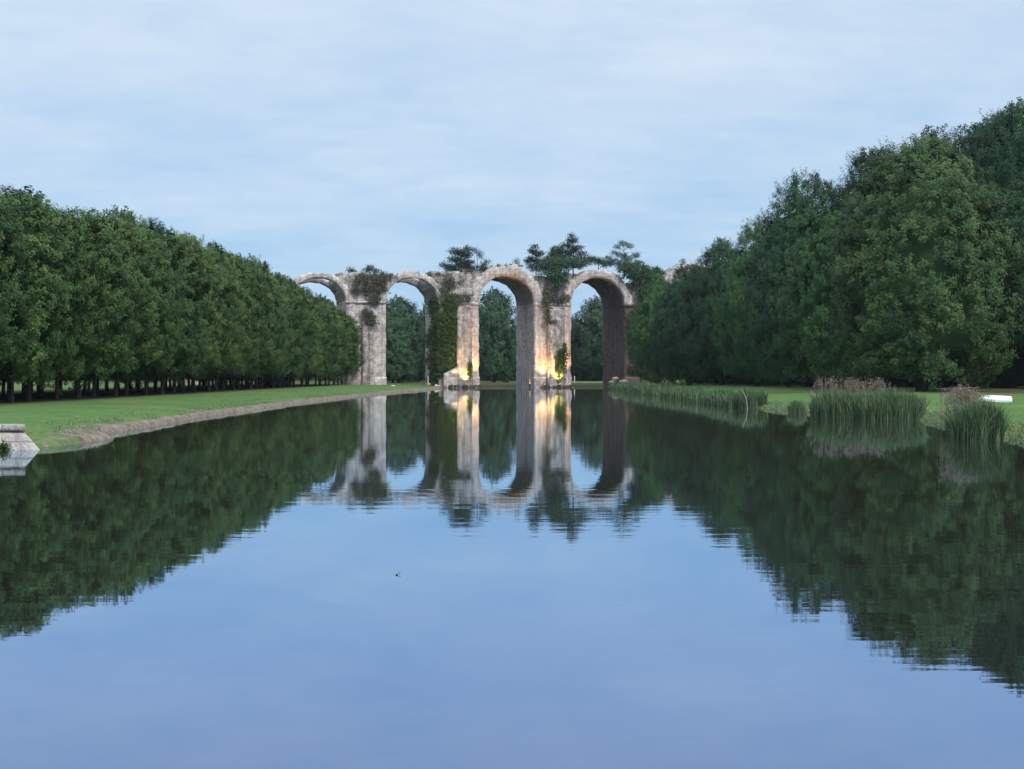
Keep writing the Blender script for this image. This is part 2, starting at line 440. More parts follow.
def envelope(nl, z0, z1, prof, rough=.16, seed=0.0, low=1.0):
    C = []; O = []
    ga = PI * (3 - math.sqrt(5))
    zc = []
    # distribute by area
    hs = np.linspace(0, 1, 400); rr_ = np.array([prof(h) for h in hs]); w = rr_ * np.sqrt(1 + (np.gradient(rr_, hs) / (z1 - z0)) ** 2); w[hs > .9] *= 1.5; cdf = np.cumsum(w) / w.sum()
    for i in range(nl):
        h = float(np.interp((i + .5) / nl, cdf, hs)); h = min(1, max(0, h + RNG.normal(0, .02)))
        a = i * ga + RNG.normal(0, .2)
        r = prof(h)
        k = 1 + rough * mnoise.noise(Vector((math.cos(a) * 1.2 + seed, math.sin(a) * 1.2, h * 3)))*1.6
        z = z0 + (z1 - z0) * h
        C.append((math.cos(a) * r * k, math.sin(a) * r * k, z))
        o = Vector((math.cos(a), math.sin(a), (h - .42) * 1.6)).normalized(); O.append(o[:])
    return np.array(C), np.array(O)

def crown_mesh(name, mat, z0, z1, R, prof, nl, lobe_r, clumps, leaves, leaf, clump_r, seed, rough=.16, core=.74, up=.5):
    pf = lambda h: R * prof(h)
    C, O = envelope(nl, z0 + lobe_r * .5, z1 - lobe_r * .75, lambda h: max(.05, pf(h) - lobe_r * .75), rough, seed)
    lr = RNG.uniform(.75, 1.25, nl) * lobe_r
    V, Fq, T = lobed_cloud((C, O), lr, clumps, leaves, leaf, clump_r, up)
    # opaque hull added inside the crown to block light
    Vs = [V]; Fs = [Fq]; Ts = [T]; n = len(V)
    cv = []; cf = []
    nu, nv = 16, 12
    for j in range(nv + 1):
        h = j / nv
        for i in range(nu):
            a = 2 * PI * i / nu
            r = max(.02, (pf(.10 + .76 * h) - lobe_r * .8)) * core * (1 + .22 * mnoise.noise(Vector((math.cos(a) * 1.5 + seed, math.sin(a) * 1.5, h * 4))))
            if j in (0, nv): r = .02
            cv.append((r * math.cos(a), r * math.sin(a), z0 + (z1 - z0) * (.08 + .74 * h)))
    for j in range(nv):
        for i in range(nu):
            cf.append((j * nu + i, j * nu + (i + 1) % nu, (j + 1) * nu + (i + 1) % nu, (j + 1) * nu + i))
    Vs.append(np.array(cv)); Fs.append(np.array(cf) + n); Ts.append(np.full(len(cv), .25))
    return mesh_np(name, np.concatenate(Vs), np.concatenate(Fs), mat, False, np.concatenate(Ts))

def trunk_mesh(h, r, ztop, spread, nb=6, lean=.2, seed=0):
    b = MB()
    pts = []; rad = []
    for i in range(7):
        t = i / 6
        pts.append((lean * mnoise.noise(Vector((t * 2, seed, 0))) * 2, lean * mnoise.noise(Vector((t * 2, seed, 9))) * 2, -.3 + t * (ztop + .3)))
        rad.append(r * (1.35 if i == 0 else 1) * (1 - .8 * t) + .02)
    b.tube(pts, rad, 8)
    for k in range(nb):
        a = 2.4 * k + seed; z = h + (ztop - h) * .75 * k / nb
        p0 = Vector((0, 0, z)); e = Vector((math.cos(a) * spread, math.sin(a) * spread, z + spread * .8))
        mid = p0.lerp(e, .5) + Vector((0, 0, -.1 * spread))
        b.tube([p0, mid, e], [r * .45, r * .28, r * .1], 6)
    me_o = b
    return mesh_np('trunk', np.concatenate(b.V), np.concatenate(b.F), M['bark'], True)

def col_prof(h):   # hedge-like column crown of the avenue limes
    return (1 - abs(2 * h - .95) ** 3.2) ** .5 if abs(2 * h - .95) < 1 else .05
def dome_prof(h):
    x = abs(h - .36) / (.64 if h > .36 else .50)
    return max(.03, (1 - min(1, x) ** 2.3)) ** .55
def cone_prof(h):
    x = abs(h - .34) / (.66 if h > .34 else .50)
    return max(.03, (1 - min(1, x) ** 2.0)) ** .62

# --- avenue trees on the left (6 shapes, copied) ; nominal total height 16 above their foot
lime_src = []
for i in range(6):
    cm = crown_mesh('crown', M['lime'], 1.45, 16.3, 3.7, col_prof, 64, 1.25, 17, 40, .10, .19, i * 7.3, .18, .78, .7)
    tm = trunk_mesh(2.6, .15, 12, 1.8, 6, .18, i)
    lime_src.append((cm, tm))
small_src = None

def place_tree(name, src, loc, rz, sc, label, group, cat=None, mat=None):
    cat = cat or ('bush' if 'bush' in name else 'tree')
    t = thing(name, label, cat, loc, rz, group); t.scale = sc
    link('trunk', src[1], t); c = link('crown', src[0], t)
    if mat:
        c.material_slots[0].link = 'OBJECT'; c.material_slots[0].material = M[mat]
    return t

ORD = ['first', 'second', 'third', 'fourth', 'fifth', 'sixth', 'seventh', 'eighth', 'ninth', 'tenth', 'eleventh', 'twelfth', 'thirteenth', 'fourteenth', 'fifteenth', 'sixteenth', 'seventeenth', 'eighteenth', 'nineteenth', 'twentieth',
       'twenty-first', 'twenty-second', 'twenty-third', 'twenty-fourth', 'twenty-fifth', 'twenty-sixth', 'twenty-seventh', 'twenty-eighth', 'twenty-ninth', 'thirtieth', 'thirty-first', 'thirty-second', 'thirty-third', 'thirty-fourth', 'thirty-fifth', 'thirty-sixth', 'thirty-seventh', 'thirty-eighth']
def row_height(y): return float(np.interp(y, [90, 100, 112, 126, 140, 166, 198, 231, 262, 290], [15.9, 16.5, 16.9, 18.1, 18.6, 19.1, 19.0, 18.0, 16.8, 15.7]))
k = 0; y = 90.0
while y < 289:
    h = row_height(y) + random.uniform(-.55, .55)
    x = -36.4 + random.uniform(-.45, .45) + (1.0 if y > 245 else 0)
    gz = ground_z(x, y)
    place_tree('avenue_tree', lime_src[(k * 5 + random.randrange(2)) % 6], (x, y, gz), random.uniform(0, 6.28), (random.uniform(.86, 1.15), random.uniform(.86, 1.12), (h - gz) / 16.3),
               'dense clipped tree, front row on the left bank, %s from the near end' % ORD[k], 'front row of the tree avenue on the left bank')
    k += 1; y += 5.6 + random.uniform(-.3, .3)
for row, xr in enumerate((-42.2, -48.2, -54.4)):
    y = 87 + row * 1.7
    while y < 292:
        x = xr + random.uniform(-.5, .5); h = row_height(y) - .9 - .6 * row + random.uniform(-.7, .5); gz = ground_z(x, y)
        place_tree('avenue_tree', random.choice(lime_src), (x, y, gz), random.uniform(0, 6.28), (1, 1, (h - gz) / 16.3),
                   'tree in the shade behind the front row of the left avenue', 'shaded inner rows of the left avenue')
        y += 5.6 + random.uniform(-.4, .4)

# --- big trees on the right
big_src = []
for i in range(7):
    cm = crown_mesh('crown', M['beech'], .8 if i < 5 else 5.2, 26.5, 8.6, dome_prof if i % 2 == 0 else cone_prof, 150, 2.0, 23, 42, .12, .27, 50 + i * 5.1, .16, .84, .7)
    tm = trunk_mesh(4, .5, 20, 4.5, 8, .3, 20 + i)
    big_src.append((cm, tm))
BIG = [  # px centre, px top, distance Y, radius factor, shape, leaf colour, label
    (659, 278, 276, .66, 1, 'fresh', 'rounded green tree at the aqueduct end of the right wood'),
    (690, 264, 258, .72, 0, None, 'green tree second from the aqueduct along the right wood'),
    (722, 238, 240, .80, 3, 'deep', 'green tree third from the aqueduct along the right wood'),
    (757, 221, 219, .80, 1, 'fresh', 'green tree fourth from the aqueduct, shorter than the peaked tree beside it'),
    (807, 171, 195, 1.0, 3, None, 'tall peaked tree midway along the right wood, standing out against the sky'),
    (844, 206, 170, .78, 2, 'fresh', 'lower pale green tree between the tall peaked tree and the big domed tree'),
    (922, 138, 143, 1.06, 2, 'olive', 'largest domed green tree in front of the right wood, above the tall reeds'),
    (878, 146, 190, .92, 0, 'deep', 'dark tree rising behind the left shoulder of the big domed tree'),
    (932, 136, 186, .9, 4, None, 'dark tree rising just behind the top of the big domed tree'),
    (985, 118, 180, 1.0, 5, 'deep', 'dark tree rising behind the right shoulder of the big domed tree'),
    (1030, 100, 172, 1.1, 6, 'deep', 'tallest dark tree at the right edge of the photo'),
    (1050, 165, 157, .95, 6, None, 'dark tree reaching into the right edge, right of the big domed tree'),
]
for (px, py, Y, rf, sh, mt_, lab) in BIG:
    X = (px - 512) / F * Y; gz = ground_z(X, Y); Z = 2.7 + (375 - py) * Y / F
    place_tree('broadleaf_tree', big_src[sh], (X, Y, gz - .2), random.uniform(0, 6.28), (rf, rf, (Z - gz + .4) / 26.2), lab, 'big trees along the right bank', mat=mt_)
for (X, Y, h, rf) in [(42, 282, 24, 1), (47, 262, 25, 1), (50, 240, 26, 1), (54, 218, 28, 1), (66, 205, 31, 1.1), (80, 186, 33, 1.1), (62, 240, 30, 1.1), (78, 176, 33, 1), (95, 180, 34, 1.1), (88, 205, 33, 1.2), (52, 300, 24, 1.1), (70, 192, 30, 1), (82, 200, 30, 1.1), (100, 198, 33, 1.1), (112, 196, 33, 1.1), (74, 215, 31, 1.1)]:
    gz = ground_z(X, Y)
    place_tree('broadleaf_tree', big_src[random.randrange(5)], (X, Y, gz - .2), random.uniform(0, 6.28), (rf, rf, (h - gz) / 26.5), 'dark tree deep in the right wood behind the big trees', 'inner trees of the right wood')

for i in range(26):
    Y = 150 + i * 6; X = float(np.interp(Y, [150, 200, 250, 310], [60, 49, 45, 40])) + random.uniform(-1.5, 1.5)
    r_ = random.uniform(.26, .4)
    place_tree('undergrowth_bush', big_src[i % 5], (X, Y, ground_z(X, Y) - .4), i * 1.3, (r_, r_, random.uniform(.13, .2)), 'dark bush of the undergrowth beneath the big trees of the right wood', 'undergrowth of the right wood', mat='deep')
for i in range(9):
    X = 62 + i * 7; Y = 176 + 3 * math.sin(i * 2.0); r_ = random.uniform(.4, .5)
    place_tree('undergrowth_bush', big_src[i % 5], (X, Y, ground_z(X, Y) - .4), i * 1.3, (r_, r_, random.uniform(.18, .24)), 'dark bush of the undergrowth beneath the big trees of the right wood', 'undergrowth of the right wood', mat='deep')

# --- trees beyond the aqueduct
far_src = []
for i in range(4):
    cm = crown_mesh('crown', M['farleaf'], .6, 20.5, 7.0, dome_prof if i != 1 else cone_prof, 80, 2.0, 14, 24, .25, .40, 90 + i * 3.7, .34, .78, .8)
    tm = trunk_mesh(3, .4, 15, 3.5, 6, .3, 40 + i)
    far_src.append((cm, tm))
FAR = [(393, 322, 345, .75, 0, 'bushy tree framed low in the second arch, beside the left pier'),
       (398, 297, 372, .95, 2, 'taller tree at the left inside the second arch'),
       (428, 304, 380, .70, 1, 'dark tree at the right inside the second arch'),
       (414, 318, 400, .8, 3, 'tree in the dip between the two taller trees in the second arch'),
       (370, 290, 390, .9, 3, 'tree standing behind the left pier'),
       (494, 289, 362, .86, 2, 'rounded tree filling the left of the third arch'),
       (517, 326, 385, .8, 0, 'lower tree at the right inside the third arch'),
       (459, 300, 375, .8, 1, 'tree standing behind the ivy-covered pier'),
       (597, 298, 440, 1.15, 2, 'rounded tree in the fourth arch beyond the bright lawn'),
       (572, 318, 450, .9, 0, 'lower tree at the left inside the fourth arch'),
       (545, 310, 430, .9, 3, 'tree standing behind the floodlit centre pier'),
       (626, 305, 425, 1.0, 1, 'tree standing behind the dark right pier'),
       (340, 325, 400, .9, 0, 'low tree seen through the first arch')]
for (px, py, Y, rf, sh, lab) in FAR:
    X = (px - 512) / F * Y; gz = ground_z(X, Y); Z = 2.7 + (375 - py) * Y / F
    place_tree('distant_tree', far_src[sh], (X, Y, gz - .2), random.uniform(0, 6.28), (rf, rf, (Z - gz + .4) / 20.5), lab, 'trees beyond the aqueduct')
for i in range(38):
    a = i / 37; X = -190 + 400 * a; Y = 500 + 30 * math.sin(i * 2.1)
    place_tree('distant_tree', far_src[i % 4], (X, Y, -1.6), i * 1.7, (1.25, 1.25, random.uniform(.85, 1.1)), 'far tree of the wood closing the view beyond the aqueduct', 'far wood beyond the aqueduct')
for i in range(24):
    X = -46 + i * 4.6; Y = 462 + 6 * math.sin(i * 1.9)
    place_tree('undergrowth_bush', far_src[i % 4], (X, Y, .2), i * 1.3, (.5, .5, .26), 'dark bush under the far trees beyond the aqueduct', 'undergrowth beyond the aqueduct', mat='deep')
for i in range(16):
    place_tree('distant_tree', far_src[i % 4], (-128 - 6 * math.sin(i), 90 + i * 14, 1), i * 1.7, (1.1, 1.1, random.uniform(.8, 1.0)), 'tree at the far side of the lawn behind the left avenue', 'trees across the lawn behind the left avenue')

# ------------------------------------------------------------------ the aqueduct
TH = math.radians(14); CT, ST = math.cos(TH), math.sin(TH); D0 = 300.0; T = 16.0; SPR = 18.0
def s_of(px):
    k = (px - 512) / F; return D0 * k / (CT - k * ST)
def W(s, t, z): return Vector((s * CT - t * ST, D0 + s * ST + t * CT, z))
def SZ(px, py, t=0.0):
    """the point of the plane t = const of the aqueduct seen at a pixel"""
    k = (px - 512) / F; d = D0 + t / CT * 1.0
    s = (k * (D0 + t * CT) + t * ST) / (CT - k * ST); Y = D0 + s * ST + t * CT
    return s, 2.7 + (375 - py) * Y / F
aq = thing('aqueduct', 'ruined pale stone aqueduct of tall round arches crossing the end of the canal', 'aqueduct', (0, D0, 0), TH)

OPEN = [(199, 259, 1.5), (291, 346, 1.1), (386, 439, 1.25), (479, 534.5, 2.1), (571, 625, 1.75), (664, 727, 2.0)]
VF = [.9, .86, .92, .99, .96, .98]   # the ruined arches have sagged by different amounts
S = [(s_of(a), s_of(b), th) for a, b, th in OPEN]
def half_ring(b, c, R, th, t0, t1, a0, a1, seed, jag=.35, amp=.10, vf=1.0):
    n = max(4, int(abs(a1 - a0) * R / .55)); nw = max(2, int((t1 - t0) / .8))
    def fn(u, v, w):
        a = a0 + (a1 - a0) * u
        r = R + v * th
        if v > .9:
            r += jag * (mnoise.noise(Vector((a * 9 + seed, w * 5, 0)))) + .25 * jag * mnoise.noise(Vector((a * 31 + seed, w * 9, 5)))
        return (c + r * math.cos(a), t0 + (t1 - t0) * w, SPR + r * math.sin(a) * vf)
    b.solid(n, 3, nw, fn, amp, .9, seed)
for i, (a, b_, th) in enumerate(S):
    c = (a + b_) / 2; R = (b_ - a) / 2
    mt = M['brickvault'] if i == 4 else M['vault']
    fb = MB(); half_ring(fb, c, R, th, 0, 1.6, -.02, PI + .02, i * 3.1, 1.1, .2, VF[i])
    ar = fb.build('arch', M['ashlar'], aq)
    hole = i in (1, 2)
    vb = MB()
    if hole:
        half_ring(vb, c, R + .02, th * .9, 1.6, T - 2.2, -.02, math.radians(30 if i == 1 else 42), i * 2.3, .5, .13, VF[i])
        half_ring(vb, c, R + .02, th * .9, 1.6, T - 2.2, math.radians(125), PI + .02, i * 4.3, .5, .13, VF[i])
    else:
        half_ring(vb, c, R + .02, th * .9, 1.6, T - 2.2, -.02, PI + .02, i * 2.3, .5, .13, VF[i])
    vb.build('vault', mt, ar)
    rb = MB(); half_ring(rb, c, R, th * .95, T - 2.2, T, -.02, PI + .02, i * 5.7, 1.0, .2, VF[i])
    rb.build('rear_arch', mt, ar)

PIERS = [(s_of(166), S[0][0])] + [(S[i][1], S[i + 1][0]) for i in range(5)] + [(S[5][1], s_of(760))]
WTOP = [24.3, 22.3, 24.0, 24.6, 24.0, 22.8, 25]
for i, (p0, p1) in enumerate(PIERS):
    b = MB(); nu = max(6, int((p1 - p0) / .6))
    b.solid(nu, 32, 24, lambda u, v, w: (p0 + (p1 - p0) * u, .12 + (T - .24) * w, -1 + (SPR + .95) * v), .17, .8, i * 9)
    pier = b.build('pier', M['ashlar'] if i not in (5,) else M['brickvault'], aq)
    if i == 5: pass
    b = MB()
    b.solid(nu, 1, 24, lambda u, v, w: (p0 - .05 + (p1 - p0 + .10) * u, -.10 + (T + .2) * w, SPR - .35 + .5 * v), .11, 1.3, i * 4)
    b.build('impost', M['ashlar'] if i != 5 else M['brickvault'], pier)
    # spandrel wall above the pier, between the two rings
    top = WTOP[i]
    lc = ((S[i - 1][0] + S[i - 1][1]) / 2, (S[i - 1][1] - S[i - 1][0]) / 2 + S[i - 1][2] * .5, VF[i - 1]) if i > 0 else None
    rc = ((S[i][0] + S[i][1]) / 2, (S[i][1] - S[i][0]) / 2 + S[i][2] * .5, VF[i]) if i < 6 else None
    def bot(s):
        z = SPR - .05
        for q in (lc, rc):
            if q and abs(s - q[0]) < q[1]: z = max(z, SPR + q[2] * math.sqrt(q[1] ** 2 - (s - q[0]) ** 2))
        return z
    dz = top - SPR
    e0 = lc[0] + math.sqrt(max(0, lc[1] ** 2 - (dz / lc[2]) ** 2)) - .2 if lc else p0 - 2
    e1 = rc[0] - math.sqrt(max(0, rc[1] ** 2 - (dz / rc[2]) ** 2)) + .2 if rc else p1 + 2
    # over the broken vaults the ring stands free: the wall stops short of the crown
    if i - 1 in (1, 2): e0 = max(e0, lc[0] + lc[1] * math.cos(math.radians(50)))
    if i in (1, 2): e1 = min(e1, rc[0] - rc[1] * math.cos(math.radians(50)))
    def wf(u, v, w):
        s = e0 + (e1 - e0) * u; bz = bot(s)
        tz = max(bz + .1, top + .5 * mnoise.noise(Vector((s * .45, w * 3, i))) + .35 * mnoise.noise(Vector((s * 1.7, w * 7, i))))
        return (s, .35 + (T - .7) * w, bz + (tz - bz) * v)
    b = MB(); b.solid(max(14, int((e1 - e0) / .5)), 12, 16, wf, .17, 1.0, i * 13)
    b.build('spandrel_wall', M['rubble'], aq)
    # buttress on the canal side
    spans = {2: (362, 373), 3: (456, 471), 4: (547, 563), 5: (641, 656), 1: (270, 283), 0: (175, 188), 6: (736, 750)}[i]
    bs0, bs1 = s_of(spans[0]), s_of(spans[1])
    ht = SPR - .3 if i != 2 else 16.6
    dep = 1.25 if i != 2 else .8
    b = MB()
    def bf(u, v, w):
        z = -1 + (ht + 1) * v
        tt = -dep + (dep + .5) * w
        if v > .985: z -= (1 - w) * .8
        k = .15 if z < 2.4 else 0
        return (bs0 - k + (bs1 - bs0 + 2 * k) * u, tt - (k * 1.5 if w < .5 else 0), z)
    b.solid(6, 34, 3, bf, .12 if i != 2 else .3, 1.0, i * 21)
    b.build('buttress', M['rubble'] if i != 5 else M['brickvault'], pier)
    # plinth course under the pier front
    b = MB()
    def pf_(u, v, w): return (p0 - .1 + (p1 - p0 + .2) * u, -.3 + 1.0 * w, -1 + 3.3 * v)
    b.solid(12, 6, 2, pf_, .10, 1.2, i * 5)
    b.build('plinth', M['ashlar'] if i != 5 else M['brickvault'], pier)
    if i == 3:
        b = MB()   # broken stump of masonry at the left foot
        b.solid(6, 7, 4, lambda u, v, w: (s_of(442.5) + (s_of(456) - s_of(442.5)) * u, -1.6 + 1.9 * w, -1 + (4.0 + u * 1.4) * v), .16, 1.2, 3)
        b.build('broken_footing', M['ashlar'], pier)
        b = MB()   # protruding courses above the buttress
        b.solid(12, 3, 2, lambda u, v, w: (s_of(448) + (s_of(474) - s_of(448)) * u, -.1 + .8 * w, 19.6 + 1.6 * v), .18, 1.2, 7)
        b.build('ledge', M['rubble'], pier)

# ------------------------------------------------------------------ growth on the aqueduct
def patch_mesh(name, mat, pts, dirs, per, leaf, cr, tmean=.5):
    """clumps of leaves at given world points"""
    pts = np.array(pts); dirs = unit(np.array(dirs)); m = len(pts)
    off = RNG.normal(size=(m, per, 3)) * cr * np.array([1, 1, .9])
    P = (pts[:, None, :] + off).reshape(-1, 3)
    Nn = unit(np.repeat(dirs, per, 0) * .6 + np.array([0, 0, .35]) + RNG.normal(size=(m * per, 3)) * .5)
    V, Fq = leaf_quads(P, Nn, leaf)
    t = np.repeat(np.repeat(np.clip(RNG.normal(tmean, .2, m), 0, 1), per) + RNG.normal(0, .1, m * per), 4)
    return mesh_np(name, V, Fq, mat, False, t)

def face_patch(name, label, polys, mat, dens, per=14, leaf=.17, cr=.28, t=-.2, thick=.5, cat='plant', group=None, seed=1.0, rag=.45):
    """leafy growth clinging to the front of the aqueduct; polys = list of (cx, cy, rx, ry) pixel ellipses"""
    pts = []; dirs = []
    for (cx, cy, rx, ry) in polys:
        n = int(dens * rx * ry)
        for _ in range(n):
            a = random.uniform(0, 2 * PI); r = math.sqrt(random.random())
            x = cx + math.cos(a) * r * rx; y = cy + math.sin(a) * r * ry
            if r > .55 and mnoise.noise(Vector((x * .22 + seed, y * .22, seed))) < (r - .55) * rag * 1.5 - .1: continue
            s, z = SZ(x, y)
            b = thick * (1 - r * r) + .1
            p = W(s, t - b * random.random(), z); pts.append(p[:]); dirs.append((W(0, -1, .3) - W(0, 0, 0))[:])
    o = link(name, patch_mesh(name, mat, pts, dirs, per, leaf, cr))
    return tag(o, label, cat, group)

face_patch('ivy', 'dense ivy curtain covering the left side of the pier lit from below', [(442, 330, 4, 30), (441, 358, 3.5, 22), (449, 322, 9, 26), (448, 345, 8, 34), (446, 365, 6, 12), (452, 305, 6, 10)], M['ivy'], 2.6, 14, .19, .34, -.3, .9, 'ivy', None, 1)
# ivy on the inner face of the same pier (inside the second arch)
pts = []; dirs = []
sj = S[2][1]
for _ in range(800):
    t = random.random() ** 1.3 * 13; z = random.uniform(1.0, 19)
    if mnoise.noise(Vector((t * .35, z * .25, 4))) + (1 - t / 13) * .9 < .18: continue
    p = W(sj - .15 - random.random() * .5, t, z); pts.append(p[:]); dirs.append((-1, -.2, .2))
tag(link('ivy', patch_mesh('ivy', M['ivy'], pts, dirs, 14, .19, .34, .4)), 'dark ivy hanging on the inner face of the pier inside the second arch', 'ivy')
face_patch('ivy', 'small ivy patch beside the brightest floodlight on the centre pier', [(559, 364, 5.5, 19), (563, 352, 4, 9)], M['ivy'], 2.6, 12, .16, .26, -1.35, .5, 'ivy', None, 7)
face_patch('ivy', 'narrow ivy streamer running down the centre pier below the arch springing', [(546, 300, 4, 10), (547, 315, 3, 12), (552, 322, 6, 3)], M['scrub'], 2.2, 12, .15, .24, -.9, .6, 'ivy', None, 9)
face_patch('ivy', 'small ivy tuft at the foot of the buttress lit by the left floodlight', [(468.5, 370, 2.2, 11)], M['ivy'], 3.5, 12, .14, .2, -1.4, .3, 'ivy', None, 12)
face_patch('scrub', 'mat of brown-green scrub over the masonry between the first and second arch', [(368, 278, 27, 7), (376, 288, 17, 9), (362, 286, 12, 8), (374, 300, 9, 8), (386, 276, 12, 6)], M['scrub'], .95, 12, .16, .27, -.15, .4, 'scrub', None, 3, .6)
face_patch('scrub', 'patch of dark scrub on the left pier under the arch springing', [(368, 316, 8, 9), (372, 322, 6, 6)], M['scrub'], 1.9, 12, .16, .28, -.7, .4, 'scrub', None, 22, .3)
face_patch('scrub', 'thin scrub on the wall above the ivy-covered pier', [(450, 282, 14, 10), (443, 294, 8, 8), (464, 299, 12, 5)], M['scrub'], .9, 12, .16, .25, -.3, .4, 'scrub', None, 5, .9)
face_patch('scrub', 'big green bush hanging over the wall between the third and fourth arch', [(556, 265, 22, 9), (552, 273, 15, 10), (560, 282, 9, 8), (576, 263, 16, 5)], M['farleaf'], 1.7, 14, .17, .36, -.4, 1.5, 'bush', None, 13, .8)
face_patch('scrub', 'thin dark scrub under the big hanging bush on the centre pier', [(560, 298, 10, 6), (548, 290, 8, 8)], M['scrub'], 1.3, 12, .16, .26, -.3, .4, 'scrub', None, 31, .5)
face_patch('scrub', 'dark bush mass spilling over the wall right of the fourth arch', [(640, 275, 20, 11), (645, 288, 14, 14), (652, 282, 13, 14), (628, 268, 12, 7), (648, 300, 10, 10)], M['farleaf'], 2.2, 14, .2, .4, -.4, 1.6, 'bush', None, 17, .5)
face_patch('scrub', 'ragged weeds growing along the top of the wall over the third arch pier', [(440, 274, 14, 2.2), (470, 272, 14, 2.2), (508, 266, 18, 1.6)], M['scrub'], 2.0, 10, .15, .22, .8, .6, 'weeds', None, 25, .3)

face_patch('ivy', 'dark ivy and scrub climbing the front of the right pier beside the fourth arch', [(634, 318, 6, 16), (635, 345, 6, 20), (633, 366, 5, 10), (628, 330, 2.5, 22)], M['scrub'], 1.6, 12, .17, .28, -.3, .6, 'ivy', None, 41, .7)
def top_tree(name, label, px, py_top, py_bot, pads, mat, t=4.0, leaf=.17, cat='tree', trunk_r=.12, group='small trees growing on the aqueduct'):
    """tree rooted on the wall top; pads = (px, py, rx, rz) in pixels around its trunk"""
    s, zb = SZ(px, py_bot, t); _, zt = SZ(px, py_top, t)
    zb = min(zb, 24.6)
    root = thing(name, label, cat, W(s, t, zb - .4), TH, group)
    b = MB()
    b.tube([(0, 0, 0), (.1, 0, (zt - zb) * .5), (0, .1, (zt - zb) * .95)], [trunk_r, trunk_r * .7, trunk_r * .3], 6)
    C = []; O = []; LR = []
    Vs = []; Fs = []; Ts = []; n = 0
    for (qx, qy, rx, rz) in pads:
        s2, z2 = SZ(qx, qy, t); kx = 4.67 * .97
        c = np.array([s2 - s, random.uniform(-.6, .6), z2 - zb + .4]); ax, az = rx / kx, rz / kx
        zz = max(.3, c[2] - abs(c[0]) * .6)
        b.tube([(0, 0, min(zz, (zt - zb) * .9)), (c[0] * .6, c[1] * .6, (zz + c[2]) * .5), (c[0], c[1], c[2])], [trunk_r * .5, trunk_r * .35, trunk_r * .15], 5)
        m = max(14, int(ax * az * 70)); 
        d = unit(RNG.normal(size=(m, 3))); rr = RNG.uniform(.3, 1, (m, 1)) ** .5
        cc = c + d * rr * np.array([ax, max(ax, az) * .8, az])
        per = 14
        P = (cc[:, None, :] + RNG.normal(size=(m, per, 3)) * np.array([.36, .36, .26])).reshape(-1, 3)
        Nn = unit(np.array([0, 0, .7]) + RNG.normal(size=(m * per, 3)) * .55)
        V, Fq = leaf_quads(P, Nn, leaf, .45)
        Vs.append(V); Fs.append(Fq + n); n += len(V); Ts.append(np.repeat(np.repeat(np.clip(RNG.normal(.5, .2, m), 0, 1), per), 4))
    b.build('trunk', M['bark'], root)
    link('crown', mesh_np('crown', np.concatenate(Vs), np.concatenate(Fs), mat, False, np.concatenate(Ts)), root)
    return root
top_tree('pine_tree', 'dense flat-topped dark pine on the wall above the ivy-covered pier', 461, 247, 273, [(456, 251, 7, 2.5), (467, 249, 4, 2.5), (463, 254, 8, 3), (455, 259, 7, 3), (462, 263, 10, 4), (450, 268, 5, 4), (463, 269, 14, 4), (468, 256, 4, 2), (443, 265, 3, 2)], M['pine'], 4, .15)
top_tree('pine_tree', 'thin sparse pine just right of the dense flat-topped pine', 477, 250, 272, [(474, 250, 3.5, 1.8), (479, 253, 3, 2), (481, 257, 2, 2), (484, 264, 3.5, 2.2), (488, 261, 2, 2), (478, 268, 6, 2), (472, 262, 2.5, 1.2), (486, 269, 5, 2.5)], M['pine'], 5, .13, trunk_r=.09)
top_tree('shrub', 'low dark shrub, left one of two on the scrub between first and second arch', 352, 268, 274, [(351, 270, 3, 2.2), (353, 272, 3, 2)], M['pine'], 3, .14, 'shrub', .05, 'low shrubs on the aqueduct top')
top_tree('shrub', 'low dark shrub, right one of two on the scrub between first and second arch', 370, 266, 273, [(371, 268, 4, 2.2), (367, 270, 4, 2), (376, 271, 3, 2)], M['pine'], 3, .14, 'shrub', .05, 'low shrubs on the aqueduct top')
top_tree('shrub', 'dark shrubs on the fragment of arch above the left avenue', 258, 264, 272, [(248, 267, 3, 2.6), (255, 267, 4, 3), (264, 267, 4, 3), (258, 271, 10, 3)], M['pine'], 3, .15, 'shrub', .05, 'low shrubs on the aqueduct top')
top_tree('shrub', 'tiny lone shrub on the third arch right of the crown', 517, 259, 266, [(517, 261, 2.4, 2.6)], M['pine'], 3, .12, 'shrub', .05, 'low shrubs on the aqueduct top')
top_tree('shrub', 'tiny lone shrub on the arch fragment over the right wood', 683, 259, 266, [(683, 262, 2, 3), (680, 266, 4, 1.5)], M['pine'], 2, .12, 'shrub', .05, 'low shrubs on the aqueduct top')
top_tree('conifer_tree', 'small dark conifer at the left of the bushes over the centre pier', 536, 244, 272, [(535, 246, 3, 2), (534, 251, 5, 2.5), (539, 254, 6, 2.5), (532, 259, 6, 2.5), (540, 262, 8, 3), (528, 261, 4, 2), (536, 267, 10, 4)], M['pine'], 4, .15)
top_tree('conifer_tree', 'tallest dark conifer of the aqueduct, over the centre pier', 573, 234, 272, [(572, 236, 2.5, 2.2), (570, 241, 4, 2.5), (576, 240, 3, 2), (566, 246, 6, 2.5), (577, 248, 6, 2.5), (571, 251, 6, 3), (563, 253, 7, 3.5), (582, 254, 5, 2.5), (570, 258, 10, 3.5), (585, 260, 5, 3), (575, 264, 14, 4), (590, 258, 3, 2)], M['pine'], 4.5, .15, trunk_r=.16)
top_tree('broadleaf_bush', 'rounded green bush left of the tallest conifer over the centre pier', 556, 246, 272, [(556, 251, 6, 4), (552, 258, 7, 5), (560, 262, 9, 6), (548, 266, 8, 5)], M['farleaf'], 3.2, .18, 'bush')
